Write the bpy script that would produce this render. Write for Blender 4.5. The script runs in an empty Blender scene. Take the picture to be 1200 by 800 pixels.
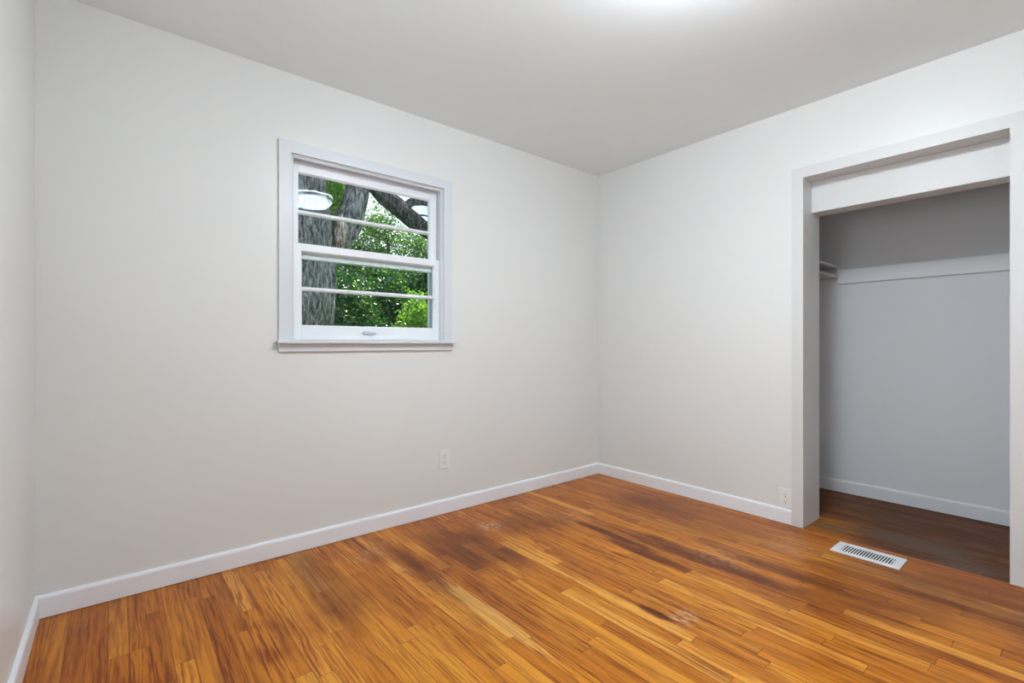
import bpy, bmesh, math, random
import numpy as np
from mathutils import Vector, Matrix, noise

random.seed(7); np.random.seed(7)
S = bpy.context.scene
COL = S.collection

# ------------------------------------------------------------------ camera
F_PX = 564.9
cam = bpy.data.cameras.new('camera')
cam.sensor_fit = 'HORIZONTAL'; cam.sensor_width = 36.0
cam.lens = 36.0 * F_PX / 1200.0
cam.shift_y = 2.56 / 1200.0
cam.clip_start = 0.02; cam.clip_end = 400
camo = bpy.data.objects.new('camera', cam); COL.objects.link(camo)
camo.location = (-3.071, -2.609, 1.065)
camo.rotation_euler = (math.radians(90), 0, math.radians(50.492 - 90))
S.camera = camo

# ------------------------------------------------------------------ light and exposure
S.view_settings.view_transform = 'Standard'
S.view_settings.look = 'None'
S.view_settings.gamma = 1.0
S.view_settings.use_curve_mapping = False
S.view_settings.exposure = 0.35
SKY = 1.2
SUN = 11.0
LAMP = 86.0          # radiance of the ceiling light's diffuser
FILL_WATTS = 18.0          # added soft fill from the left, beside the camera (watts)

w = bpy.data.worlds.new('sky'); S.world = w; w.use_nodes = True
nt = w.node_tree; nt.nodes.clear()
wo = nt.nodes.new('ShaderNodeOutputWorld'); bg = nt.nodes.new('ShaderNodeBackground')
tc = nt.nodes.new('ShaderNodeTexCoord'); nz = nt.nodes.new('ShaderNodeTexNoise')
nz.inputs['Scale'].default_value = 2.6; nz.inputs['Detail'].default_value = 6
cr = nt.nodes.new('ShaderNodeValToRGB')
cr.color_ramp.elements[0].position = 0.38; cr.color_ramp.elements[0].color = (0.42, 0.62, 0.95, 1)
cr.color_ramp.elements[1].position = 0.58; cr.color_ramp.elements[1].color = (0.88, 0.93, 1.0, 1)
nt.links.new(tc.outputs['Generated'], nz.inputs['Vector'])
nt.links.new(nz.outputs['Fac'], cr.inputs['Fac'])
nt.links.new(cr.outputs['Color'], bg.inputs['Color'])
bg.inputs['Strength'].default_value = SKY
nt.links.new(bg.outputs['Background'], wo.inputs['Surface'])

sun = bpy.data.lights.new('sun', 'SUN'); sun.energy = SUN; sun.angle = math.radians(0.8)
sun.color = (1.0, 0.95, 0.84)
so = bpy.data.objects.new('sun', sun); COL.objects.link(so)
so.location = (4, 6, 12)
so.rotation_euler = Vector((0.62, 0.42, 1.15)).to_track_quat('Z', 'Y').to_euler()

fill = bpy.data.lights.new('fill_light', 'AREA'); fill.shape = 'RECTANGLE'  # area light added as soft fill, tilted up towards the ceiling
fill.size = 0.95; fill.size_y = 1.15; fill.energy = FILL_WATTS; fill.color = (0.85, 0.945, 1.0)
do = bpy.data.objects.new('fill_light', fill); COL.objects.link(do)
do.location = (-3.50, -1.96, 1.30)
do.rotation_euler = Vector((-1, 0, -1.25)).to_track_quat('Z', 'Y').to_euler()

# ------------------------------------------------------------------ materials
def newmat(name):
    m = bpy.data.materials.new(name); m.use_nodes = True
    t = m.node_tree
    return m, t, t.nodes, t.links, t.nodes['Principled BSDF']

def mat(name, col, rough=0.5, spec=0.5, metal=0.0, bump=0.0, bscale=60.0, var=0.0, vscale=3.0):
    m, t, N, L, b = newmat(name)
    b.inputs['Roughness'].default_value = rough
    b.inputs['Specular IOR Level'].default_value = spec
    b.inputs['Metallic'].default_value = metal
    c = tuple(col) + (1,)
    g = N.new('ShaderNodeTexCoord')
    n = N.new('ShaderNodeTexNoise'); n.inputs['Scale'].default_value = vscale; n.inputs['Detail'].default_value = 4
    L.new(g.outputs['Object'], n.inputs['Vector'])
    mx = N.new('ShaderNodeMix'); mx.data_type = 'RGBA'
    mx.inputs['A'].default_value = tuple(v * (1 - var) for v in col) + (1,)
    mx.inputs['B'].default_value = tuple(min(1, v * (1 + var)) for v in col) + (1,)
    L.new(n.outputs['Fac'], mx.inputs['Factor'])
    L.new(mx.outputs['Result'], b.inputs['Base Color'])
    if bump:
        n2 = N.new('ShaderNodeTexNoise'); n2.inputs['Scale'].default_value = bscale; n2.inputs['Detail'].default_value = 3
        L.new(g.outputs['Object'], n2.inputs['Vector'])
        bp = N.new('ShaderNodeBump'); bp.inputs['Strength'].default_value = bump; bp.inputs['Distance'].default_value = 0.002
        L.new(n2.outputs['Fac'], bp.inputs['Height']); L.new(bp.outputs['Normal'], b.inputs['Normal'])
    return m

M = {}
M['wall'] = mat('wall_paint', (0.79, 0.795, 0.776), 0.34, 0.45, bump=0.05, bscale=90, var=0.012, vscale=1.3)
M['ceil'] = mat('ceiling_paint', (0.89, 0.94, 0.965), 0.8, 0.2, bump=0.04, bscale=120, var=0.01)
M['trim'] = mat('white_trim_paint', (0.72, 0.74, 0.775), 0.35, 0.5, var=0.01)
M['base'] = mat('baseboard_paint', (0.87, 0.89, 0.93), 0.35, 0.5, var=0.01)
M['closet_trim'] = mat('closet_board_paint', (0.78, 0.80, 0.825), 0.45, 0.4, var=0.01)
M['jamb'] = mat('closet_trim_paint', (0.70, 0.70, 0.695), 0.42, 0.45, var=0.01)
M['closet'] = mat('closet_wall_paint', (0.76, 0.775, 0.80), 0.5, 0.4, bump=0.05, bscale=80, var=0.02, vscale=2)
M['plastic'] = mat('white_plastic', (0.85, 0.85, 0.85), 0.3, 0.5)
M['slot'] = mat('dark_slot', (0.03, 0.03, 0.03), 0.6, 0.3)
M['screw'] = mat('screw_metal', (0.6, 0.6, 0.6), 0.35, 0.5, metal=0.8)
M['vent'] = mat('white_enamel', (0.82, 0.83, 0.85), 0.3, 0.5)
M['duct_shade'] = mat('duct_shade_black', (0.02, 0.022, 0.028), 0.6, 0.3)
M['alu'] = mat('grey_aluminium', (0.60, 0.64, 0.70), 0.4, 0.5, var=0.15, vscale=25)
M['handle'] = mat('pale_lift', (0.62, 0.68, 0.76), 0.3, 0.5)
M['band'] = mat('lamp_band', (0.22, 0.26, 0.36), 0.3, 0.5, metal=0.6)
M['siding'] = mat('added_eave_boards', (0.6, 0.6, 0.58), 0.7, 0.3, var=0.05)
M['lawn'] = mat('lawn_green', (0.06, 0.13, 0.03), 0.9, 0.1, var=0.4, vscale=6)

def glass_mat():
    m, t, N, L, b = newmat('window_glass')
    N.remove(b)
    out = [n for n in N if n.type == 'OUTPUT_MATERIAL'][0]
    tr = N.new('ShaderNodeBsdfTransparent'); tr.inputs['Color'].default_value = (0.95, 0.97, 0.965, 1)
    gl = N.new('ShaderNodeBsdfGlossy'); gl.inputs['Roughness'].default_value = 0.0
    gl.inputs['Color'].default_value = (0.9, 0.95, 1.0, 1)
    fr = N.new('ShaderNodeFresnel'); fr.inputs['IOR'].default_value = 1.155
    mx = N.new('ShaderNodeMixShader')
    L.new(fr.outputs['Fac'], mx.inputs['Fac']); L.new(tr.outputs['BSDF'], mx.inputs[1]); L.new(gl.outputs['BSDF'], mx.inputs[2])
    L.new(mx.outputs['Shader'], out.inputs['Surface'])
    return m
M['glass'] = glass_mat()

def emis_mat():
    m, t, N, L, b = newmat('lamp_diffuser')
    b.inputs['Base Color'].default_value = (0.9, 0.9, 0.9, 1)
    b.inputs['Emission Color'].default_value = (0.84, 0.928, 1.0, 1)
    b.inputs['Emission Strength'].default_value = LAMP
    return m
M['lamp'] = emis_mat()

class NB:
    """small node-building helper"""
    def __init__(s, t): s.t = t; s.N = t.nodes; s.L = t.links
    def put(s, sock, v):
        if isinstance(v, (int, float)): sock.default_value = v
        elif isinstance(v, tuple): sock.default_value = v
        else: s.L.new(v, sock)
    def m(s, op, a, b=None, c=None):
        n = s.N.new('ShaderNodeMath'); n.operation = op
        s.put(n.inputs[0], a)
        if b is not None: s.put(n.inputs[1], b)
        if c is not None: s.put(n.inputs[2], c)
        return n.outputs[0]
    def xyz(s, x, y, z):
        n = s.N.new('ShaderNodeCombineXYZ')
        for i, v in enumerate((x, y, z)): s.put(n.inputs[i], v)
        return n.outputs[0]
    def noise(s, vec, scale, detail=3, rough=0.5):
        n = s.N.new('ShaderNodeTexNoise'); s.L.new(vec, n.inputs['Vector'])
        n.inputs['Scale'].default_value = scale; n.inputs['Detail'].default_value = detail; n.inputs['Roughness'].default_value = rough
        return n.outputs['Fac']
    def white(s, vec):
        n = s.N.new('ShaderNodeTexWhiteNoise'); n.noise_dimensions = '3D'; s.L.new(vec, n.inputs['Vector'])
        return n.outputs['Value']
    def ramp(s, fac, stops):
        n = s.N.new('ShaderNodeValToRGB'); s.put(n.inputs['Fac'], fac)
        e = n.color_ramp.elements
        while len(e) > 1: e.remove(e[-1])
        e[0].position = stops[0][0]; e[0].color = tuple(stops[0][1]) + (1,)
        for p, c in stops[1:]:
            k = e.new(p); k.color = tuple(c) + (1,)
        return n.outputs['Color']
    def maprange(s, v, a, b, c=0.0, d=1.0):
        n = s.N.new('ShaderNodeMapRange'); n.interpolation_type = 'SMOOTHSTEP'
        for i, q in enumerate((v, a, b, c, d)): s.put(n.inputs[i], q)
        return n.outputs[0]
    def mix(s, fac, a, b, mode='MIX'):
        n = s.N.new('ShaderNodeMix'); n.data_type = 'RGBA'; n.blend_type = mode
        s.put(n.inputs['Factor'], fac); s.put(n.inputs['A'], a); s.put(n.inputs['B'], b)
        return n.outputs['Result']

def floor_mat(name, closet=False):
    m, t, N, L, b = newmat(name)
    q = NB(t)
    tcn = N.new('ShaderNodeTexCoord')
    sp = N.new('ShaderNodeSeparateXYZ'); L.new(tcn.outputs['Object'], sp.inputs[0])
    x, y = sp.outputs[0], sp.outputs[1]
    W = 0.0572
    u = q.m('DIVIDE', x, W)
    s_ = q.m('FLOOR', u); fx = q.m('FRACT', u)
    r1 = q.white(q.xyz(s_, 3.1, 0.7)); r2 = q.white(q.xyz(s_, 9.4, 5.2))
    Ln = q.m('MULTIPLY_ADD', r2, 0.75, 0.42)
    v = q.m('DIVIDE', q.m('MULTIPLY_ADD', r1, 3.0, y), Ln)
    bi = q.m('FLOOR', v); fy = q.m('FRACT', v)
    rnd = q.white(q.xyz(s_, bi, 1.5)); rnd2 = q.white(q.xyz(s_, bi, 8.5))
    # grain: stretched along the board, shifted per board
    gx = q.m('MULTIPLY_ADD', rnd, 31.0, x); gy = q.m('MULTIPLY_ADD', rnd2, 17.0, y)
    g1 = q.noise(q.xyz(q.m('MULTIPLY', gx, 60.0), q.m('MULTIPLY', gy, 3.2), 0.0), 1.0, 5, 0.62)
    g2 = q.noise(q.xyz(q.m('MULTIPLY', gx, 260.0), q.m('MULTIPLY', gy, 7.0), 2.0), 1.0, 3, 0.6)
    # cathedral figure
    wv = N.new('ShaderNodeTexWave'); wv.wave_type = 'BANDS'; wv.bands_direction = 'X'
    L.new(q.xyz(q.m('MULTIPLY', gx, 1.0), q.m('MULTIPLY', gy, 0.10), 0.0), wv.inputs['Vector'])
    wv.inputs['Scale'].default_value = 20; wv.inputs['Distortion'].default_value = 12.0
    wv.inputs['Detail'].default_value = 2.5; wv.inputs['Detail Scale'].default_value = 1.6
    wave = wv.outputs['Fac']
    base = q.ramp(rnd, [(0.0, (0.49, 0.158, 0.010)), (0.2, (0.55, 0.188, 0.012)), (0.5, (0.61, 0.222, 0.015)),
                        (0.8, (0.67, 0.265, 0.020)), (0.94, (0.72, 0.31, 0.036)), (1.0, (0.77, 0.385, 0.08))])
    g3 = q.noise(q.xyz(q.m('MULTIPLY', gx, 30.0), q.m('MULTIPLY', gy, 1.1), 5.0), 1.0, 4, 0.6)
    wa = q.m('MULTIPLY', q.maprange(rnd2, 0.35, 0.9), 0.12)
    gr = q.m('ADD', q.m('MULTIPLY', g1, 0.40), q.m('ADD', q.m('MULTIPLY', g2, 0.25), q.m('ADD', q.m('MULTIPLY', g3, 0.28), q.m('MULTIPLY_ADD', q.m('SUBTRACT', wave, 0.5), wa, 0.035))))
    grf = q.maprange(gr, 0.37, 0.57)
    col = q.mix(q.m('MULTIPLY', q.m('SUBTRACT', 1.0, grf), 1.0), base, (0.40, 0.24, 0.14, 1), 'MULTIPLY')
    dkn = q.maprange(rnd2, 0.90, 0.95)                     # an occasional dark heart-wood board
    col = q.mix(q.m('MULTIPLY', dkn, 0.35), col, (0.42, 0.30, 0.24, 1), 'MULTIPLY')
    pos = q.xyz(x, y, 0.0)
    big = q.noise(q.xyz(q.m('MULTIPLY', x, 1.0), q.m('MULTIPLY', y, 0.7), 4.0), 1.7, 4, 0.6)
    edge = q.noise(q.xyz(q.m('MULTIPLY', x, 9.0), q.m('MULTIPLY', y, 3.0), 7.0), 1.0, 5, 0.65)
    fine = q.noise(q.xyz(q.m('MULTIPLY', x, 45.0), q.m('MULTIPLY', y, 22.0), 1.0), 1.0, 4, 0.7)
    def blob(cx, cy, rx, ry, soft=0.35, rough=0.9):
        dx = q.m('DIVIDE', q.m('SUBTRACT', x, cx), rx); dy = q.m('DIVIDE', q.m('SUBTRACT', y, cy), ry)
        d = q.m('SQRT', q.m('ADD', q.m('MULTIPLY', dx, dx), q.m('MULTIPLY', dy, dy)))
        d = q.m('ADD', d, q.m('ADD', q.m('MULTIPLY', q.m('SUBTRACT', edge, 0.5), rough * 2), q.m('MULTIPLY', q.m('SUBTRACT', rnd2, 0.5), 0.9 if rx > 0.045 else 0.0)))
        d = q.m('ADD', d, q.m('MULTIPLY', q.m('SUBTRACT', gr, 0.47), -3.0))
        return q.maprange(d, 1.0 + soft, 1.0 - soft)
    if not closet:
        # old red-brown finish left along the walls, worn to gold where people walk
        wear = blob(-1.95, -1.55, 1.30, 1.10, 0.75, 0.55)
        col = q.mix(q.m('MULTIPLY', q.m('SUBTRACT', 1.0, wear), 0.62), col, (0.88, 0.66, 0.48, 1), 'MULTIPLY')
        col = q.mix(q.m('MULTIPLY', q.maprange(big, 0.50, 0.66), 0.75), col, (0.60, 0.44, 0.36, 1), 'MULTIPLY')
        for cx, cy, rx, ry, k in [(-1.64, -0.52, 0.17, 0.26, 0.75), (-0.935, -0.86, 0.028, 0.26, 1.0), (-0.83, -1.30, 0.05, 0.34, 0.9),
                                  (-0.66, -1.72, 0.045, 0.25, 0.75), (-0.99, -1.16, 0.03, 0.24, 0.8), (-1.95, -0.62, 0.05, 0.36, 0.75),
                                  (-1.20, -0.45, 0.22, 0.16, 0.45), (-2.35, -0.5, 0.06, 0.3, 0.55), (-0.35, -0.9, 0.25, 0.4, 0.4),
                                  (-1.42, -1.50, 0.018, 0.07, 1.0), (-0.52, -2.0, 0.25, 0.2, 0.45), (-0.3, -2.5, 0.22, 0.35, 0.5)]:
            col = q.mix(q.m('MULTIPLY', blob(cx, cy, rx, ry), k), col, (0.30, 0.17, 0.16, 1), 'MULTIPLY')
        pale = q.m('MULTIPLY', blob(-1.93, -1.08, 0.03, 0.30, 0.2, 0.3), 0.55)       # a paler sapwood board
        col = q.mix(pale, col, (0.78, 0.43, 0.115, 1))
        # white scuffs
        for cx, cy, rx, ry, k in [(-1.39, -0.36, 0.085, 0.06, 0.62), (-1.36, -1.59, 0.065, 0.05, 0.5), (-2.10, -0.26, 0.09, 0.07, 0.35),
                                  (-0.72, -1.40, 0.09, 0.12, 0.22), (-0.9, -0.55, 0.10, 0.08, 0.18), (-0.30, -1.62, 0.10, 0.10, 0.2)]:
            f = q.m('MULTIPLY', blob(cx, cy, rx, ry, 0.6, 1.2), q.maprange(fine, 0.42, 0.62))
            col = q.mix(q.m('MULTIPLY', f, k), col, (0.60, 0.42, 0.33, 1))
        b.inputs['Roughness'].default_value = 0.32
    else:
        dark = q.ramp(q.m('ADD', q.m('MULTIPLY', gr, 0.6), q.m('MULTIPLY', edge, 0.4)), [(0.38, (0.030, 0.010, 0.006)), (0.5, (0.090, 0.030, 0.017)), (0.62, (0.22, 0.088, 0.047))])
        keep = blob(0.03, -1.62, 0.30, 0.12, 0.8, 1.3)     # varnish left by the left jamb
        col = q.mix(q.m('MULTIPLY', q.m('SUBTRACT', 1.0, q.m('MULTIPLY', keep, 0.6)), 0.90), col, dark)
        for cx, cy, rx, ry, k in [(0.22, -1.98, 0.08, 0.20, 0.75), (0.05, -2.24, 0.06, 0.11, 0.75), (0.13, -1.64, 0.05, 0.06, 0.6)]:
            col = q.mix(q.m('MULTIPLY', blob(cx, cy, rx, ry, 0.7, 1.3), k), col, (0.15, 0.095, 0.066, 1))
        f = q.m('MULTIPLY', blob(0.12, -2.0, 0.2, 0.35, 0.7, 1.2), q.maprange(fine, 0.66, 0.74))
        col = q.mix(q.m('MULTIPLY', f, 0.55), col, (0.55, 0.45, 0.38, 1))
        b.inputs['Roughness'].default_value = 0.5
    # seams between strips and at butt ends
    ex = q.m('MULTIPLY', q.m('MINIMUM', fx, q.m('SUBTRACT', 1.0, fx)), W)
    ey = q.m('MULTIPLY', q.m('MULTIPLY', q.m('MINIMUM', fy, q.m('SUBTRACT', 1.0, fy)), Ln), 1.0)
    seam = q.maprange(q.m('MINIMUM', ex, ey), 0.0002, 0.0016, 1.0, 0.0)
    sv = q.m('MULTIPLY', seam, q.m('MULTIPLY_ADD', edge, 1.3, 0.15))
    col = q.mix(q.m('MINIMUM', sv, 0.92), col, (0.07, 0.022, 0.007, 1))
    L.new(col, b.inputs['Base Color'])
    b.inputs['Specular IOR Level'].default_value = 0.12 if closet else 0.22
    bp = N.new('ShaderNodeBump'); bp.inputs['Strength'].default_value = 0.25; bp.inputs['Distance'].default_value = 0.001
    L.new(q.m('SUBTRACT', q.m('MULTIPLY', gr, 0.35), seam), bp.inputs['Height']); L.new(bp.outputs['Normal'], b.inputs['Normal'])
    return m
M['floor'] = floor_mat('oak_strip_floor')
M['closet_floor'] = floor_mat('worn_closet_floor', True)

def bark_mat(name, c0, c1, c2):
    m, t, N, L, b = newmat(name)
    q = NB(t)
    g = N.new('ShaderNodeTexCoord'); sp = N.new('ShaderNodeSeparateXYZ'); L.new(g.outputs['Object'], sp.inputs[0])
    v = q.xyz(q.m('MULTIPLY', sp.outputs[0], 38.0), q.m('MULTIPLY', sp.outputs[1], 38.0), q.m('MULTIPLY', sp.outputs[2], 7.0))
    n1 = q.noise(v, 1.0, 6, 0.68)
    n2 = q.noise(g.outputs['Object'], 3.5, 3, 0.5)
    n3 = q.noise(g.outputs['Object'], 70.0, 3, 0.6)
    f = q.m('ADD', q.m('MULTIPLY', n1, 0.7), q.m('ADD', q.m('MULTIPLY', n2, 0.15), q.m('MULTIPLY', n3, 0.15)))
    col = q.ramp(f, [(0.40, c0), (0.50, c1), (0.60, c2)])
    L.new(col, b.inputs['Base Color']); b.inputs['Roughness'].default_value = 0.9; b.inputs['Specular IOR Level'].default_value = 0.15
    bp = N.new('ShaderNodeBump'); bp.inputs['Strength'].default_value = 1.0; bp.inputs['Distance'].default_value = 0.03
    L.new(n1, bp.inputs['Height']); L.new(bp.outputs['Normal'], b.inputs['Normal'])
    return m
M['bark'] = bark_mat('grey_bark', (0.030, 0.030, 0.032), (0.20, 0.20, 0.196), (0.46, 0.46, 0.445))
M['bark_dark'] = bark_mat('dark_bark', (0.025, 0.024, 0.024), (0.085, 0.082, 0.08), (0.20, 0.195, 0.19))
M['wood_torn'] = bark_mat('torn_wood', (0.10, 0.055, 0.045), (0.42, 0.31, 0.27), (0.92, 0.84, 0.80))

def leaf_mat(name, stops, trans=0.45):
    m, t, N, L, b = newmat(name)
    q = NB(t)
    N.remove(b)
    out = [n for n in N if n.type == 'OUTPUT_MATERIAL'][0]
    g = N.new('ShaderNodeNewGeometry')
    col = q.ramp(g.outputs['Random Per Island'], stops)
    d = N.new('ShaderNodeBsdfDiffuse'); tr = N.new('ShaderNodeBsdfTranslucent'); gl = N.new('ShaderNodeBsdfGlossy')
    gl.inputs['Roughness'].default_value = 0.35; gl.inputs['Color'].default_value = (0.9, 0.95, 1, 1)
    L.new(col, d.inputs['Color']); L.new(q.mix(1.0, col, (1.25, 1.25, 0.55, 1), 'MULTIPLY'), tr.inputs['Color'])
    m1 = N.new('ShaderNodeMixShader'); m1.inputs['Fac'].default_value = trans
    L.new(d.outputs[0], m1.inputs[1]); L.new(tr.outputs[0], m1.inputs[2])
    m2 = N.new('ShaderNodeMixShader'); m2.inputs['Fac'].default_value = 0.06
    L.new(m1.outputs[0], m2.inputs[1]); L.new(gl.outputs[0], m2.inputs[2])
    L.new(m2.outputs[0], out.inputs['Surface'])
    return m
M['leaf_dark'] = leaf_mat('dark_leaves', [(0, (0.010, 0.045, 0.012)), (0.6, (0.022, 0.088, 0.018)), (0.85, (0.04, 0.12, 0.02)), (1, (0.20, 0.34, 0.06))])  # palest tint paints a sun highlight onto scattered leaves
M['leaf_mid'] = leaf_mat('mid_leaves', [(0, (0.035, 0.12, 0.03)), (0.5, (0.09, 0.22, 0.06)), (1, (0.30, 0.44, 0.16))])
M['leaf_lime'] = leaf_mat('lime_leaves', [(0, (0.07, 0.19, 0.02)), (0.6, (0.15, 0.32, 0.03)), (1, (0.30, 0.48, 0.05))], 0.55)

# ------------------------------------------------------------------ mesh helpers
class MB:
    def __init__(s): s.bm = bmesh.new(); s.mats = []
    def _mi(s, m):
        if m is None: return 0
        if m not in s.mats: s.mats.append(m)
        return s.mats.index(m)
    def box(s, x0, x1, y0, y1, z0, z1, bev=0.0, m=None, seg=2):
        r = bmesh.ops.create_cube(s.bm, size=1.0)
        vs = r['verts']
        for v in vs:
            v.co = Vector(((x0 + x1) / 2 + v.co.x * (x1 - x0), (y0 + y1) / 2 + v.co.y * (y1 - y0), (z0 + z1) / 2 + v.co.z * (z1 - z0)))
        fs = list({f for v in vs for f in v.link_faces})
        mi = s._mi(m)
        for f in fs: f.material_index = mi
        if bev:
            es = list({e for v in vs for e in v.link_edges})
            rb = bmesh.ops.bevel(s.bm, geom=es, offset=bev, segments=seg, profile=0.5, affect='EDGES')
            for f in rb['faces']: f.material_index = mi
        return s
    def prism(s, prof, axis, a0, a1, mit0=None, mit1=None, m=None):
        """profile [(p,q)] swept along axis 'x' or 'y'/'z' from a0 to a1; mit = function p,q -> shift of the end (mitre)"""
        ends = []
        for a, mit in ((a0, mit0), (a1, mit1)):
            row = []
            for p, q in prof:
                k = a + (mit(p, q) if mit else 0)
                co = {'x': (k, p, q), 'y': (p, k, q), 'z': (p, q, k)}[axis]
                row.append(s.bm.verts.new(co))
            ends.append(row)
        n = len(prof); mi = s._mi(m)
        for i in range(n):
            f = s.bm.faces.new((ends[0][i], ends[0][(i + 1) % n], ends[1][(i + 1) % n], ends[1][i])); f.material_index = mi
        for e in ends:
            f = s.bm.faces.new(e); f.material_index = mi
        return s
    def lathe(s, prof, seg=64, c=(0, 0, 0), m=None, cap=True):
        rows = []; mi = s._mi(m)
        for r, z in prof:
            if r < 1e-6: rows.append([s.bm.verts.new((c[0], c[1], c[2] + z))])
            else: rows.append([s.bm.verts.new((c[0] + r * math.cos(2 * math.pi * k / seg), c[1] + r * math.sin(2 * math.pi * k / seg), c[2] + z)) for k in range(seg)])
        for a, b_ in zip(rows[:-1], rows[1:]):
            for k in range(seg):
                k2 = (k + 1) % seg
                vs = [a[k % len(a)], a[k2 % len(a)], b_[k2 % len(b_)], b_[k % len(b_)]]
                u = []
                for v in vs:
                    if v not in u: u.append(v)
                if len(u) > 2:
                    f = s.bm.faces.new(u); f.material_index = mi; f.smooth = True
        return s
    def build(s, name, m, parent=None, rel=True):
        bmesh.ops.recalc_face_normals(s.bm, faces=s.bm.faces)
        me = bpy.data.meshes.new(name); s.bm.to_mesh(me); s.bm.free()
        if s.mats:
            for k in s.mats: me.materials.append(k)
        else: me.materials.append(m)
        o = bpy.data.objects.new(name, me); COL.objects.link(o)
        if parent is not None:
            o.parent = parent
            if rel:
                base = Vector((0, 0, 0)); p = parent
                while p is not None: base += p.location; p = p.parent
                me.transform(Matrix.Translation(-base))
        return o

def tag(o, label, cat, group=None, kind=None):
    o['label'] = label; o['category'] = cat
    if group: o['group'] = group
    if kind: o['kind'] = kind
    return o
def struct(o, label=None, cat=None):
    o['kind'] = 'structure'
    if label: o['label'] = label
    if cat: o['category'] = cat
    return o
def empty(name, loc):
    o = bpy.data.objects.new(name, None); o.location = loc; o.empty_display_size = 0.1; COL.objects.link(o); return o

# ------------------------------------------------------------------ the room shell
H = 2.44; XL = -3.308; YF = -3.80; WT = 0.24; CX = 0.955; CYL = -1.24; CYR = -2.66
# window opening in the rear wall
OX0, OX1, OZ0, OZ1 = -2.380, -1.481, 1.083, 2.034
WY = 0.15
b = MB()
b.box(XL - 0.12, OX0, 0, WY, -0.1, H + 0.1)
b.box(OX1, CX + 0.12, 0, WY, -0.1, H + 0.1)
b.box(OX0, OX1, 0, WY, -0.1, OZ0 - 0.02)
b.box(OX0, OX1, 0, WY, OZ1, H + 0.1)
struct(b.build('wall_back', M['wall']), 'off-white painted wall with the double-hung window', 'wall')

CO0, CO1, COZ = -1.535, -2.365, 2.020     # closet opening
b = MB()
b.box(0, WT, CO0 + 0.014, 0.0, -0.1, H + 0.1)
b.box(0, WT, YF, CO1 - 0.014, -0.1, H + 0.1)
b.box(0, WT, CO1 - 0.014, CO0 + 0.014, COZ + 0.014, H + 0.1)
struct(b.build('wall_right', M['wall']), 'off-white painted wall with the closet opening', 'wall')
b = MB()                                    # left wall; opening for the added fill window, beside the camera, out of frame
b.box(XL - 0.12, XL, -1.49, 0, -0.1, H + 0.1); b.box(XL - 0.12, XL, YF, -2.44, -0.1, H + 0.1)
b.box(XL - 0.12, XL, -2.44, -1.49, -0.1, 0.95); b.box(XL - 0.12, XL, -2.44, -1.49, 2.05, H + 0.1)
struct(b.build('wall_left', M['wall']), 'off-white wall seen as a thin strip at the left edge', 'wall')
b = MB(); b.box(XL - 0.12, WT, YF - 0.14, YF, -0.1, H + 0.1)
struct(b.build('wall_front', M['wall']), 'off-white wall behind the viewpoint', 'wall')
b = MB()
b.box(CX, CX + 0.12, CYR - 0.12, 0.0, -0.1, H + 0.1)
struct(b.build('wall_closet_back', M['closet']), 'blue-grey rear wall inside the closet', 'wall')
b = MB(); b.box(WT, CX, CYL, CYL + 0.1, -0.1, H + 0.1)
struct(b.build('wall_closet_left', M['closet']), 'left side wall inside the closet', 'wall')
b = MB(); b.box(WT, CX, CYR - 0.12, CYR, -0.1, H + 0.1)
struct(b.build('wall_closet_right', M['closet']), 'right side wall inside the closet', 'wall')
b = MB(); b.box(XL, 0.0, YF, 0, H, H + 0.12); b.box(WT, CX, CYR, CYL, H, H + 0.12)
struct(b.build('ceiling', M['ceil']), 'plain white ceiling', 'ceiling')
b = MB(); b.box(XL, 0.0, YF, 0, -0.05, 0.0)
struct(b.build('floor', M['floor']), 'glossy golden-brown oak strip floor', 'floor')
b = MB(); b.box(0.0, CX, CYR, CYL, -0.05, 0.0)
struct(b.build('closet_floor', M['closet_floor']), 'dark worn strip floor inside the closet', 'floor')

# baseboards: eased top edge
BH, BT = 0.089, 0.014
def bprof(sgn, base):   # (offset from wall, z)
    p = [(0, 0.003), (BT, 0.003), (BT, BH - 0.012), (BT - 0.0025, BH - 0.005), (BT - 0.007, BH - 0.001), (0, BH)]
    return [(base + sgn * a, z) for a, z in p]
b = MB(); b.prism(bprof(-1, 0.0), 'x', XL, 0.0)
struct(b.build('baseboard_back', M['base']), 'white baseboard under the window wall', 'baseboard')
b = MB(); b.prism(bprof(-1, 0.0), 'y', -BT, -1.474)
b.prism(bprof(-1, 0.0), 'y', CO1 - 0.061, YF)
struct(b.build('baseboard_right', M['base']), 'white baseboard on the closet wall', 'baseboard')
b = MB(); b.prism(bprof(1, XL), 'y', -BT, YF)
struct(b.build('baseboard_left', M['base']), 'white baseboard on the left wall', 'baseboard')
b = MB(); b.prism(bprof(-1, CX), 'y', CYL, CYR)
struct(b.build('baseboard_closet', M['closet_trim']), 'painted baseboard inside the closet', 'baseboard')

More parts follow.
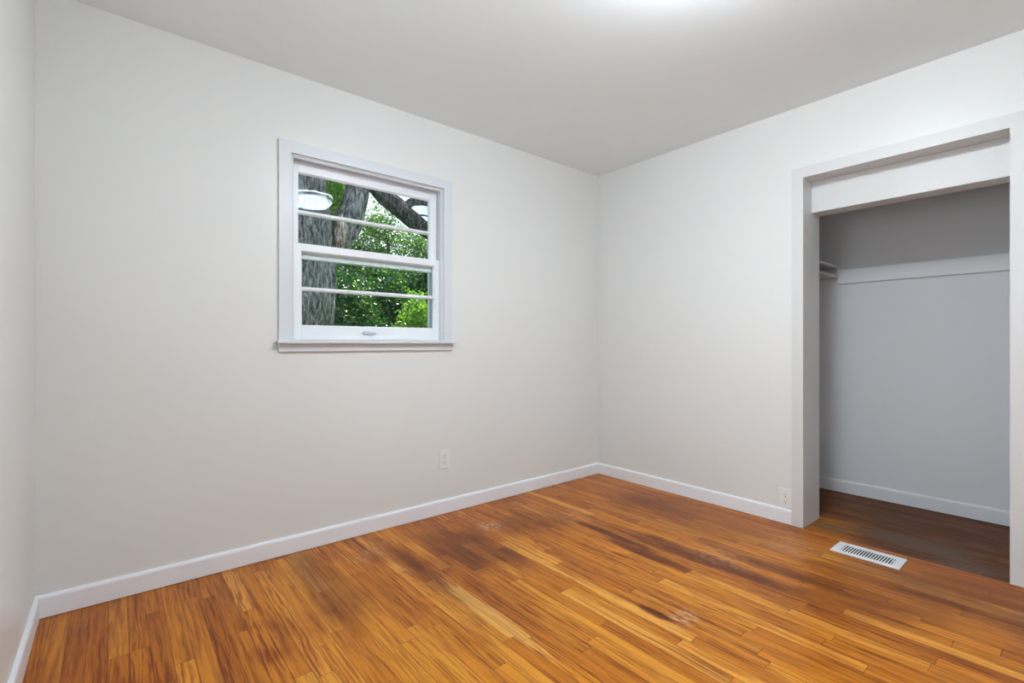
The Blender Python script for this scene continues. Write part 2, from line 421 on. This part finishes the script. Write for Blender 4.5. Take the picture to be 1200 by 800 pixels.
# closet casing and jamb boards
CW, CT = 0.061, 0.016
b = MB(); b.prism([(-CT, CO0 + CW), (0, CO0 + CW), (0, CO0), (-CT, CO0), ], 'z', 0.003, COZ, mit1=lambda p, q: q - CO0)
struct(b.build('trim_1', M['jamb']), 'flat white casing up the left of the closet opening', 'trim')
b = MB(); b.prism([(-CT, COZ + CW), (0, COZ + CW), (0, COZ), (-CT, COZ)], 'y', CO0, CO1, mit0=lambda p, q: q - COZ, mit1=lambda p, q: -(q - COZ))
struct(b.build('trim_2', M['jamb']), 'flat white casing across the top of the closet opening', 'trim')
b = MB(); b.prism([(-CT, CO1), (0, CO1), (0, CO1 - CW), (-CT, CO1 - CW)], 'z', 0.003, COZ, mit1=lambda p, q: CO1 - q)
struct(b.build('trim_3', M['jamb']), 'flat white casing up the right of the closet opening', 'trim')
b = MB(); b.box(-0.001, WT, CO0, CO0 + 0.014, 0.002, COZ + 0.014, 0.001)
struct(b.build('trim_4', M['jamb']), 'white left jamb of the closet opening', 'trim')
b = MB(); b.box(-0.001, WT, CO1 - 0.014, CO1, 0.002, COZ + 0.014, 0.001)
struct(b.build('trim_5', M['jamb']), 'white right jamb of the closet opening', 'trim')
b = MB(); b.box(-0.001, WT, CO1, CO0, COZ, COZ + 0.014, 0.001)
struct(b.build('trim_6', M['jamb']), 'underside of the closet head above the door track space', 'trim')
b = MB(); b.box(0.115, WT, CO1, CO0, 1.838, COZ, 0.002)
struct(b.build('trim_7', M['jamb']), 'recessed white header board across the closet opening', 'trim')

# ------------------------------------------------------------------ window_1, a double-hung window
wc = (OX0 + OX1) / 2
win = struct(empty('window_1', (wc, 0, OZ0)), 'white double-hung window with two divided sashes', 'window')
K = 0.058
b = MB()
b.prism([(OX0 - K, -0.016), (OX0 - K, 0.0), (OX0, 0.0), (OX0, -0.016)], 'z', OZ0, OZ1, mit1=lambda p, q: OX0 - p)
b.prism([(OX1, -0.016), (OX1, 0.0), (OX1 + K, 0.0), (OX1 + K, -0.016)], 'z', OZ0, OZ1, mit1=lambda p, q: p - OX1)
b.prism([(-0.016, OZ1), (0.0, OZ1), (0.0, OZ1 + K), (-0.016, OZ1 + K)], 'x', OX0, OX1, mit0=lambda p, q: -(q - OZ1), mit1=lambda p, q: q - OZ1)
b.build('window_casing', M['trim'], win)
b = MB()                                          # jamb liners and head, through the wall
b.box(OX0, OX0 + 0.006, 0, WY, OZ0, OZ1); b.box(OX1 - 0.006, OX1, 0, WY, OZ0, OZ1); b.box(OX0, OX1, 0, WY, OZ1 - 0.006, OZ1)
b.build('window_frame', M['trim'], win)
b = MB()                                          # stops: thin strips in front of and between the sashes
for y0, y1 in ((0.004, 0.018),):
    b.box(OX0 + 0.006, OX0 + 0.016, y0, y1, OZ0, OZ1 - 0.006, 0.003); b.box(OX1 - 0.016, OX1 - 0.006, y0, y1, OZ0, OZ1 - 0.006, 0.003)
    b.box(OX0 + 0.016, OX1 - 0.016, y0, y1, OZ1 - 0.016, OZ1 - 0.006, 0.003)
b.build('stop', M['trim'], win)
b = MB(); b.box(OX0, OX1, 0.0, WY + 0.03, OZ0 - 0.02, OZ0)          # sill under the sashes
b.build('outer_sill', M['trim'], win)
b = MB(); b.box(OX0 - K - 0.014, OX1 + K + 0.014, -0.052, 0.0, OZ0 - 0.018, OZ0, 0.005)
b.build('window_sill', M['trim'], win)
b = MB(); b.box(OX0 - K - 0.002, OX1 + K + 0.002, -0.017, 0.0, 1.024, OZ0 - 0.018, 0.003)
b.build('apron', M['trim'], win)
b = MB()                                          # storm / screen frame outside
for x0, x1 in ((OX0 + 0.006, OX0 + 0.034), (OX1 - 0.034, OX1 - 0.006)):
    b.box(x0, x1, 0.112, 0.135, OZ0, OZ1 - 0.006, 0.002)
b.box(OX0 + 0.034, OX1 - 0.034, 0.112, 0.135, OZ1 - 0.028, OZ1 - 0.006, 0.002)
b.box(OX0 + 0.034, OX1 - 0.034, 0.112, 0.135, OZ0, OZ0 + 0.028, 0.002)
b.build('storm_frame', M['alu'], win)

def sash(name, y0, y1, z0, z1, gx0, gx1, gz0, gz1, mz, x0, x1):
    yc = (y0 + y1) / 2
    b = MB()
    b.box(x0, gx0, y0, y1, z0, z1, 0.002); b.box(gx1, x1, y0, y1, z0, z1, 0.002)
    b.box(gx0, gx1, y0, y1, z0, gz0, 0.002); b.box(gx0, gx1, y0, y1, gz1, z1, 0.002)
    g = 0.006                                     # sloped glazing bead on the room side
    for p, ax, a0, a1, m0, m1 in (
        ([(gx0, y0 + 0.004), (gx0 + g, yc - 0.003), (gx0, yc - 0.003)], 'z', gz0, gz1, None, None),
        ([(gx1, y0 + 0.004), (gx1 - g, yc - 0.003), (gx1, yc - 0.003)], 'z', gz0, gz1, None, None),
        ([(y0 + 0.004, gz0), (yc - 0.003, gz0 + g), (yc - 0.003, gz0)], 'x', gx0, gx1, None, None),
        ([(y0 + 0.004, gz1), (yc - 0.003, gz1 - g), (yc - 0.003, gz1)], 'x', gx0, gx1, None, None)):
        b.prism(p, ax, a0, a1, m0, m1)
    fr = b.build(name, M['base'], win)
    b = MB(); b.prism([(y0 + 0.003, mz - 0.004), (y0 + 0.003, mz + 0.004), (yc - 0.003, mz + 0.011), (y1 - 0.004, mz + 0.011), (y1 - 0.004, mz - 0.011), (yc - 0.003, mz - 0.011)], 'x', gx0, gx1)
    b.build('muntin', M['base'], fr)
    for a0, a1 in ((gz0, mz - 0.011), (mz + 0.011, gz1)):
        b = MB(); b.box(gx0, gx1, yc - 0.0015, yc + 0.0015, a0, a1)
        b.build('pane', M['glass'], fr)
    return fr
SX0, SX1 = OX0 + 0.008, OX1 - 0.008
up = sash('upper_sash', 0.062, 0.096, 1.514, OZ1 - 0.008, -2.327, -1.534, 1.588, 1.968, 1.762, SX0, SX1)
lo = sash('lower_sash', 0.022, 0.056, OZ0 + 0.002, 1.588, -2.322, -1.527, 1.157, 1.549, 1.352, SX0, SX1)
b = MB()
hx = -1.955
b.box(hx - 0.040, hx + 0.040, 0.016, 0.022, 1.124, 1.134, 0.002); b.box(hx - 0.036, hx + 0.036, 0.004, 0.017, 1.128, 1.133, 0.002); b.box(hx - 0.036, hx + 0.036, 0.003, 0.007, 1.121, 1.133, 0.0015)
b.build('lift_handle', M['handle'], lo)
# unseen window beside the camera, added to admit the fill: plain frame
w2 = struct(empty('fill_window', (XL, -1.965, 0.95)), 'unseen window added in the left wall to let the fill light in', 'window')
b = MB()
for y0, y1, z0, z1 in ((-2.44, -2.39, 0.95, 2.05), (-1.54, -1.49, 0.95, 2.05), (-2.39, -1.54, 0.95, 1.0), (-2.39, -1.54, 2.0, 2.05), (-2.39, -1.54, 1.48, 1.52)):
    b.box(XL - 0.09, XL - 0.04, y0, y1, z0, z1, 0.003)
b.build('window_frame', M['trim'], w2)
b = MB(); b.box(XL - 0.067, XL - 0.064, -2.39, -1.54, 1.0, 2.0); b.build('pane', M['glass'], w2)

# ------------------------------------------------------------------ ceiling light (out of frame, seen in the glass)
LX, LY = -1.66, -1.88
cl = tag(empty('ceiling_light', (LX, LY, H)), 'round flush ceiling light, mirrored as a pale disc in the upper window pane', 'ceiling light')
b = MB(); b.lathe([(0, -0.001), (0.182, -0.001), (0.190, -0.006), (0.190, -0.013), (0.182, -0.019), (0.0, -0.019)], 72, (LX, LY, H)); b.build('glow_ring', M['lamp'], cl)
b = MB(); b.lathe([(0.0, -0.018), (0.186, -0.018), (0.188, -0.034), (0.0, -0.034)], 72, (LX, LY, H)); b.build('metal_band', M['band'], cl)
b = MB(); b.lathe([(0.0, -0.033), (0.160, -0.033), (0.176, -0.042), (0.178, -0.054), (0.168, -0.076), (0.140, -0.094), (0.08, -0.108), (0, -0.112)], 72, (LX, LY, H)); b.build('lamp_diffuser', M['lamp'], cl)

# ------------------------------------------------------------------ electrical outlets
def outlet(label, loc, rz):
    """built facing -y at the origin (plate centre), then turned"""
    r = tag(empty('electrical_outlet', (0, 0, 0)), label, 'outlet', None)
    pw, ph = 0.0365, 0.0585
    b = MB()
    bm = b.bm
    b.box(-pw, pw, -0.0055, 0.0, -ph, ph, 0.003, seg=3)
    b.build('cover_plate', M['plastic'], r)
    for sgn in (1, -1):
        z = sgn * 0.0195
        b = MB()
        n = 28; prof = []
        for k in range(n):
            a = 2 * math.pi * k / n
            px = max(-0.0172, min(0.0172, 0.0195 * math.cos(a))); pz = max(-0.0135, min(0.0135, 0.0195 * math.sin(a)))
            prof.append((px, pz + z))
        rows = [[bm2 for bm2 in (b.bm.verts.new((p, yy, q_)) for p, q_ in prof)] for yy in (-0.005, -0.0072)]
        for k in range(n): b.bm.faces.new((rows[0][k], rows[0][(k + 1) % n], rows[1][(k + 1) % n], rows[1][k]))
        b.bm.faces.new(rows[1]); b.bm.faces.new(rows[0])
        face = b.build('socket', M['plastic'], r)
        b = MB()
        b.box(-0.0075, -0.0055, -0.0078, -0.0065, z + 0.000, z + 0.0085); b.box(0.0055, 0.0075, -0.0078, -0.0065, z + 0.0012, z + 0.0078)
        b.box(-0.0028, 0.0028, -0.0078, -0.0065, z - 0.0095, z - 0.0045, 0.0004)
        b.build('slot', M['slot'], face)
    b = MB(); b.lathe([(0, 0.0015), (0.0022, 0.0013), (0.0032, 0.0), (0, 0)], 16)
    o = b.build('screw', M['screw'], r)
    o.data.transform(Matrix.Translation((0, -0.0054, 0)) @ Matrix.Rotation(math.radians(90), 4, 'X'))
    r.location = loc; r.rotation_euler = (0, 0, rz)
    return r
outlet('white duplex wall outlet on the wall under the window', (-1.4725, 0.0, 0.340), 0)
outlet('white duplex wall outlet on top of the baseboard beside the closet casing', (0.0, -1.4375, 0.149), -math.pi / 2)

# ------------------------------------------------------------------ floor register
vt = tag(empty('floor_vent', (-0.1475, -1.876, 0.0)), 'white slotted metal floor vent in front of the closet opening', 'vent')
vx0, vx1, vy0, vy1 = -0.226, -0.066, -2.019, -1.733
ix0, ix1, iy0, iy1 = -0.194, -0.098, -1.982, -1.770
b = MB()
b.box(vx0, ix0, vy0, vy1, 0.0005, 0.006, 0.002); b.box(ix1, vx1, vy0, vy1, 0.0005, 0.006, 0.002)
b.box(ix0, ix1, vy0, iy0, 0.0005, 0.006, 0.002); b.box(ix0, ix1, iy1, vy1, 0.0005, 0.006, 0.002)
b.build('frame', M['vent'], vt)
b = MB(); b.box(ix0, ix1, iy0, iy1, 0.0004, 0.0012); b.build('duct_shade', M['duct_shade'], vt)  # near-black sheet laid on the floor, painting the shade below the louvers
b = MB()
ns = 18; st = (iy1 - iy0) / ns
for k in range(ns):
    y0 = iy0 + k * st
    b.box(ix0, ix1, y0 + st * 0.26, y0 + st * 0.74, 0.0035, 0.0055, 0.0005, seg=1)
b.build('louver_grille', M['vent'], vt)
b = MB(); b.box(-0.135, -0.129, iy0 + 0.001, iy0 + 0.010, 0.001, 0.0085, 0.001); b.build('damper_lever', M['vent'], vt)

# ------------------------------------------------------------------ closet fittings
b = MB(); b.box(CX - 0.019, CX, CYR, -1.425, 1.492, 1.594, 0.002)
tag(b.build('shelf_cleat', M['closet_trim']), 'long white board fixed across the rear closet wall as a shelf support', 'shelf support')
sl = tag(empty('closet_shelf_ledge', (0.6, -1.33, 1.54)), 'short white ledge of two boards at the left end of the closet', 'shelf')
b = MB(); b.box(WT + 0.02, CX, -1.428, CYL, 1.607, 1.627, 0.004, seg=3); b.build('board', M['jamb'], sl)
b = MB(); b.box(WT + 0.02, CX - 0.02, -1.424, CYL, 1.540, 1.557, 0.005, seg=3); b.build('lower_rail', M['jamb'], sl)

# ------------------------------------------------------------------ outdoors
b = MB(); b.box(-30, 40, WY, 60, -0.45, -0.35)
struct(b.build('ground', M['lawn']), 'lawn outside the window', 'ground')
b = MB(); b.box(XL - 0.5, CX + 0.5, WY, 0.86, H + 0.09, H + 0.13); b.box(XL - 0.5, CX + 0.5, 0.86, 0.89, H + 0.05, H + 0.22)  # unseen eave, added to stop the sun reaching the floor indoors
b.box(XL - 0.5, CX + 0.5, YF - 0.5, 0.89, H + 0.13, H + 0.22)
struct(b.build('sun_blocking_eave', M['siding']), 'unseen roof and eave added to keep the sun out of the room', 'roof')
GZ = -0.35

def limb(name, pts, m, parent, seg=40, per=14, rough=0.06, fissure=0.02):
    """a bark-covered tube through pts [(x,y,z,r)], smoothed, with fissures as relief"""
    P = [Vector(p[:3]) for p in pts]; R = [p[3] for p in pts]
    def cat(a, b_, c, d, t):
        return 0.5 * ((2 * b_) + (c - a) * t + (2 * a - 5 * b_ + 4 * c - d) * t * t + (3 * b_ - a - 3 * c + d) * t ** 3)
    C = []; RR = []
    for i in range(len(P) - 1):
        a, b_, c, d = P[max(i - 1, 0)], P[i], P[i + 1], P[min(i + 2, len(P) - 1)]
        ra, rb, rc, rd = R[max(i - 1, 0)], R[i], R[i + 1], R[min(i + 2, len(P) - 1)]
        for k in range(per): C.append(cat(a, b_, c, d, k / per)); RR.append(cat(ra, rb, rc, rd, k / per))
    C.append(P[-1]); RR.append(R[-1])
    bm = bmesh.new(); rows = []
    up = Vector((0.3, 1, 0)).normalized()
    for i, c in enumerate(C):
        tg = (C[min(i + 1, len(C) - 1)] - C[max(i - 1, 0)]).normalized()
        s_ = tg.cross(up).normalized(); n_ = s_.cross(tg).normalized(); up = n_
        row = []
        for k in range(seg):
            a = 2 * math.pi * k / seg
            d = s_ * math.cos(a) + n_ * math.sin(a)
            p = c + d * RR[i]
            e = noise.noise(p * 2.2) * rough * RR[i] * 2
            rl = abs(noise.noise(Vector((math.cos(a) * 5.5 * RR[i] / 0.3, math.sin(a) * 5.5 * RR[i] / 0.3, i * 0.13 * max(0.4, (C[1] - C[0]).length / 0.07)))))
            e += (min(rl, 0.35) - 0.18) * fissure * 2.5
            row.append(bm.verts.new(c + d * (RR[i] + e)))
        rows.append(row)
    for a, b_ in zip(rows[:-1], rows[1:]):
        for k in range(seg):
            f = bm.faces.new((a[k], a[(k + 1) % seg], b_[(k + 1) % seg], b_[k])); f.smooth = True
    bm.faces.new(rows[0]); bm.faces.new(rows[-1])
    bmesh.ops.recalc_face_normals(bm, faces=bm.faces)
    me = bpy.data.meshes.new(name); bm.to_mesh(me); bm.free(); me.materials.append(m)
    o = bpy.data.objects.new(name, me); COL.objects.link(o)
    if parent is not None:
        o.parent = parent; me.transform(Matrix.Translation(-Vector(parent.location)))
    return o

def leaves(name, m, parent, blobs, n, size, seed=1):
    """n folded leaves scattered through ellipsoids [(cx,cy,cz,rx,ry,rz)], denser near the surface"""
    rs = np.random.RandomState(seed)
    vol = np.array([b_[3] * b_[4] * b_[5] for b_ in blobs]); vol = vol ** 0.8; vol /= vol.sum()
    idx = rs.choice(len(blobs), n, p=vol)
    B = np.array(blobs)[idx]
    d = rs.normal(size=(n, 3)); d /= np.linalg.norm(d, axis=1)[:, None]
    r = rs.uniform(0.25, 1.0, n) ** 0.5
    # lumpy clusters: leaves gather round twig tips
    c = B[:, :3] + d * B[:, 3:] * r[:, None]
    nt_ = max(8, n // 26)
    tips = c[:nt_]
    pick = rs.randint(0, nt_, n)
    c = tips[pick] + np.clip(rs.normal(scale=size * 1.9, size=(n, 3)), -size * 3, size * 3) * np.array([1.2, 0.9, 0.7])
    nrm = rs.normal(size=(n, 3)) + np.array([0, -0.1, 0.9]); nrm /= np.linalg.norm(nrm, axis=1)[:, None]
    t = rs.normal(size=(n, 3)); t -= (t * nrm).sum(1)[:, None] * nrm; t /= np.linalg.norm(t, axis=1)[:, None]
    s_ = np.cross(nrm, t)
    L_ = size * rs.uniform(0.7, 1.35, n)[:, None]; W_ = L_ * 0.42
    v = np.stack([c - t * L_ * 0.5, c + s_ * W_ + nrm * L_ * 0.12 - t * L_ * 0.05, c + t * L_ * 0.55, c - s_ * W_ + nrm * L_ * 0.12 - t * L_ * 0.05,
                  c + t * L_ * 0.05 - nrm * L_ * 0.02], 1).reshape(-1, 3)
    if parent is not None: v = v - np.array(parent.location)
    base = np.arange(n) * 5
    f = np.concatenate([np.stack([base, base + 1, base + 4], 1), np.stack([base + 1, base + 2, base + 4], 1), np.stack([base + 2, base + 3, base + 4], 1), np.stack([base + 3, base, base + 4], 1)])
    me = bpy.data.meshes.new(name); me.from_pydata(v.tolist(), [], f.tolist()); me.materials.append(m)
    o = bpy.data.objects.new(name, me); COL.objects.link(o)
    if parent is not None: o.parent = parent
    return o

# the big grey tree close to the window
tr = tag(empty('tree', (-1.56, 3.25, GZ)), 'thick grey-barked tree trunk close behind the left of the window', 'tree')
limb('trunk', [(-1.56, 3.25, GZ - 0.05, 0.66), (-1.55, 3.25, 0.2, 0.53), (-1.54, 3.25, 1.0, 0.47), (-1.53, 3.25, 1.6, 0.48), (-1.53, 3.25, 2.1, 0.485), (-1.55, 3.25, 2.6, 0.44),
               (-1.58, 3.25, 3.2, 0.41), (-1.60, 3.3, 4.4, 0.36), (-1.5, 3.3, 5.6, 0.26), (-1.3, 3.4, 6.6, 0.12)], M['bark'], tr, seg=180, per=30, fissure=0.035)
limb('limb', [(-1.40, 3.25, 1.75, 0.12), (-1.15, 3.22, 2.06, 0.13), (-0.975, 3.2, 2.33, 0.150), (-0.86, 3.2, 2.58, 0.160), (-0.775, 3.2, 2.88, 0.145), (-0.70, 3.2, 3.15, 0.14), (-0.60, 3.2, 3.6, 0.13),
              (-0.45, 3.3, 4.4, 0.11), (-0.2, 3.5, 5.4, 0.07)], M['bark'], tr, seg=80, per=16, fissure=0.02)
limb('broken_stub', [(-1.05, 3.14, 2.12, 0.045), (-1.03, 3.08, 2.26, 0.070), (-1.02, 3.05, 2.40, 0.070), (-1.03, 3.03, 2.50, 0.050), (-1.01, 3.03, 2.60, 0.012)], M['wood_torn'], tr, seg=28, per=8, rough=0.25, fissure=0.02)
limb('branch', [(-0.72, 3.22, 3.16, 0.07), (-0.56, 3.2, 3.06, 0.085), (-0.40, 3.2, 2.95, 0.105), (-0.20, 3.2, 2.84, 0.11), (-0.02, 3.2, 2.73, 0.11), (0.18, 3.2, 2.63, 0.105), (0.5, 3.2, 2.52, 0.09), (1.1, 3.3, 2.55, 0.06), (1.7, 3.4, 2.8, 0.03)],
     M['bark_dark'], tr, seg=48, per=12)
limb('branch', [(-0.12, 3.2, 2.86, 0.05), (0.0, 3.2, 2.95, 0.055), (0.12, 3.2, 2.985, 0.045), (0.30, 3.2, 3.0, 0.04), (0.7, 3.2, 3.1, 0.03), (1.2, 3.3, 3.4, 0.015)], M['bark_dark'], tr, seg=32, per=10)
limb('branch', [(0.02, 3.2, 2.76, 0.02), (0.15, 3.18, 2.80, 0.012), (0.4, 3.18, 2.78, 0.008)], M['bark_dark'], tr, seg=12, per=6, fissure=0.0)
leaves('foliage', M['leaf_lime'], tr, [(-1.0, 3.6, 5.6, 1.9, 1.6, 1.3), (0.6, 3.9, 5.2, 1.5, 1.3, 0.9), (-2.6, 3.4, 5.4, 1.4, 1.3, 1.0)], 5200, 0.12, 3)

def bush(name, label, m, blobs, n, size, seed, stems, group=None):
    cx = sum(b_[0] for b_ in blobs) / len(blobs); cy = sum(b_[1] for b_ in blobs) / len(blobs)
    r = tag(empty(name, (cx, cy, GZ)), label, 'tree' if 'tree' in name else 'shrub', group)
    limb('trunk', [(cx, cy, GZ - 0.05, stems), (cx + 0.05, cy, GZ + 0.6, stems * 0.8)] + [(cx + random.uniform(-.1, .1), cy + random.uniform(-.1, .1), z, stems * 0.6) for z in (1.2, blobs[0][2])], M['bark_dark'], r, seg=20, per=6)
    leaves('foliage', m, r, blobs, n, size, seed)
    return r
# lower hedge-like shrubs, deep green; each stands in its own depth band
bush('shrub', 'dark green leafy shrub right beside the tree trunk, low in the window', M['leaf_dark'],
     [(0.45, 6.7, 1.0, 0.62, 0.5, 1.45)], 9000, 0.062, 11, 0.05)
bush('shrub', 'deep green shrub in the middle of the lower sash, behind its neighbours', M['leaf_dark'],
     [(2.0, 8.4, 1.3, 0.95, 0.5, 1.75)], 11000, 0.070, 12, 0.05)
bush('shrub', 'bright green sunlit shrub low at the right of the lower sash', M['leaf_lime'],
     [(2.1, 6.7, 0.9, 0.6, 0.5, 1.25)], 8000, 0.062, 13, 0.05)
bush('background_tree', 'broad dark green tree filling the back of the lower sash', M['leaf_dark'],
     [(-1.6, 14, 2.2, 1.6, 0.9, 2.4), (0.9, 14, 2.0, 1.5, 0.9, 2.2), (3.3, 14, 2.0, 1.3, 0.9, 2.1), (4.7, 14, 2.1, 1.3, 0.9, 2.3), (6.2, 14, 2.0, 1.3, 0.9, 2.2)], 42000, 0.135, 14, 0.12)
bush('background_tree', 'pale green tree with sky gaps across the middle panes', M['leaf_mid'],
     [(2.9, 11.8, 4.3, 0.9, 0.6, 0.8), (4.2, 11.8, 4.0, 0.9, 0.6, 0.7), (3.6, 11.8, 5.1, 0.5, 0.5, 0.5), (5.0, 11.8, 4.4, 0.6, 0.6, 0.6), (2.6, 11.8, 3.6, 0.6, 0.5, 0.5)], 9000, 0.075, 15, 0.08)
bush('background_tree', 'yellow-green sunlit tree between the trunk and its leaning limb', M['leaf_lime'],
     [(1.45, 10, 5.2, 0.55, 0.45, 0.8), (1.35, 10, 4.5, 0.4, 0.4, 0.45)], 5500, 0.070, 16, 0.07)
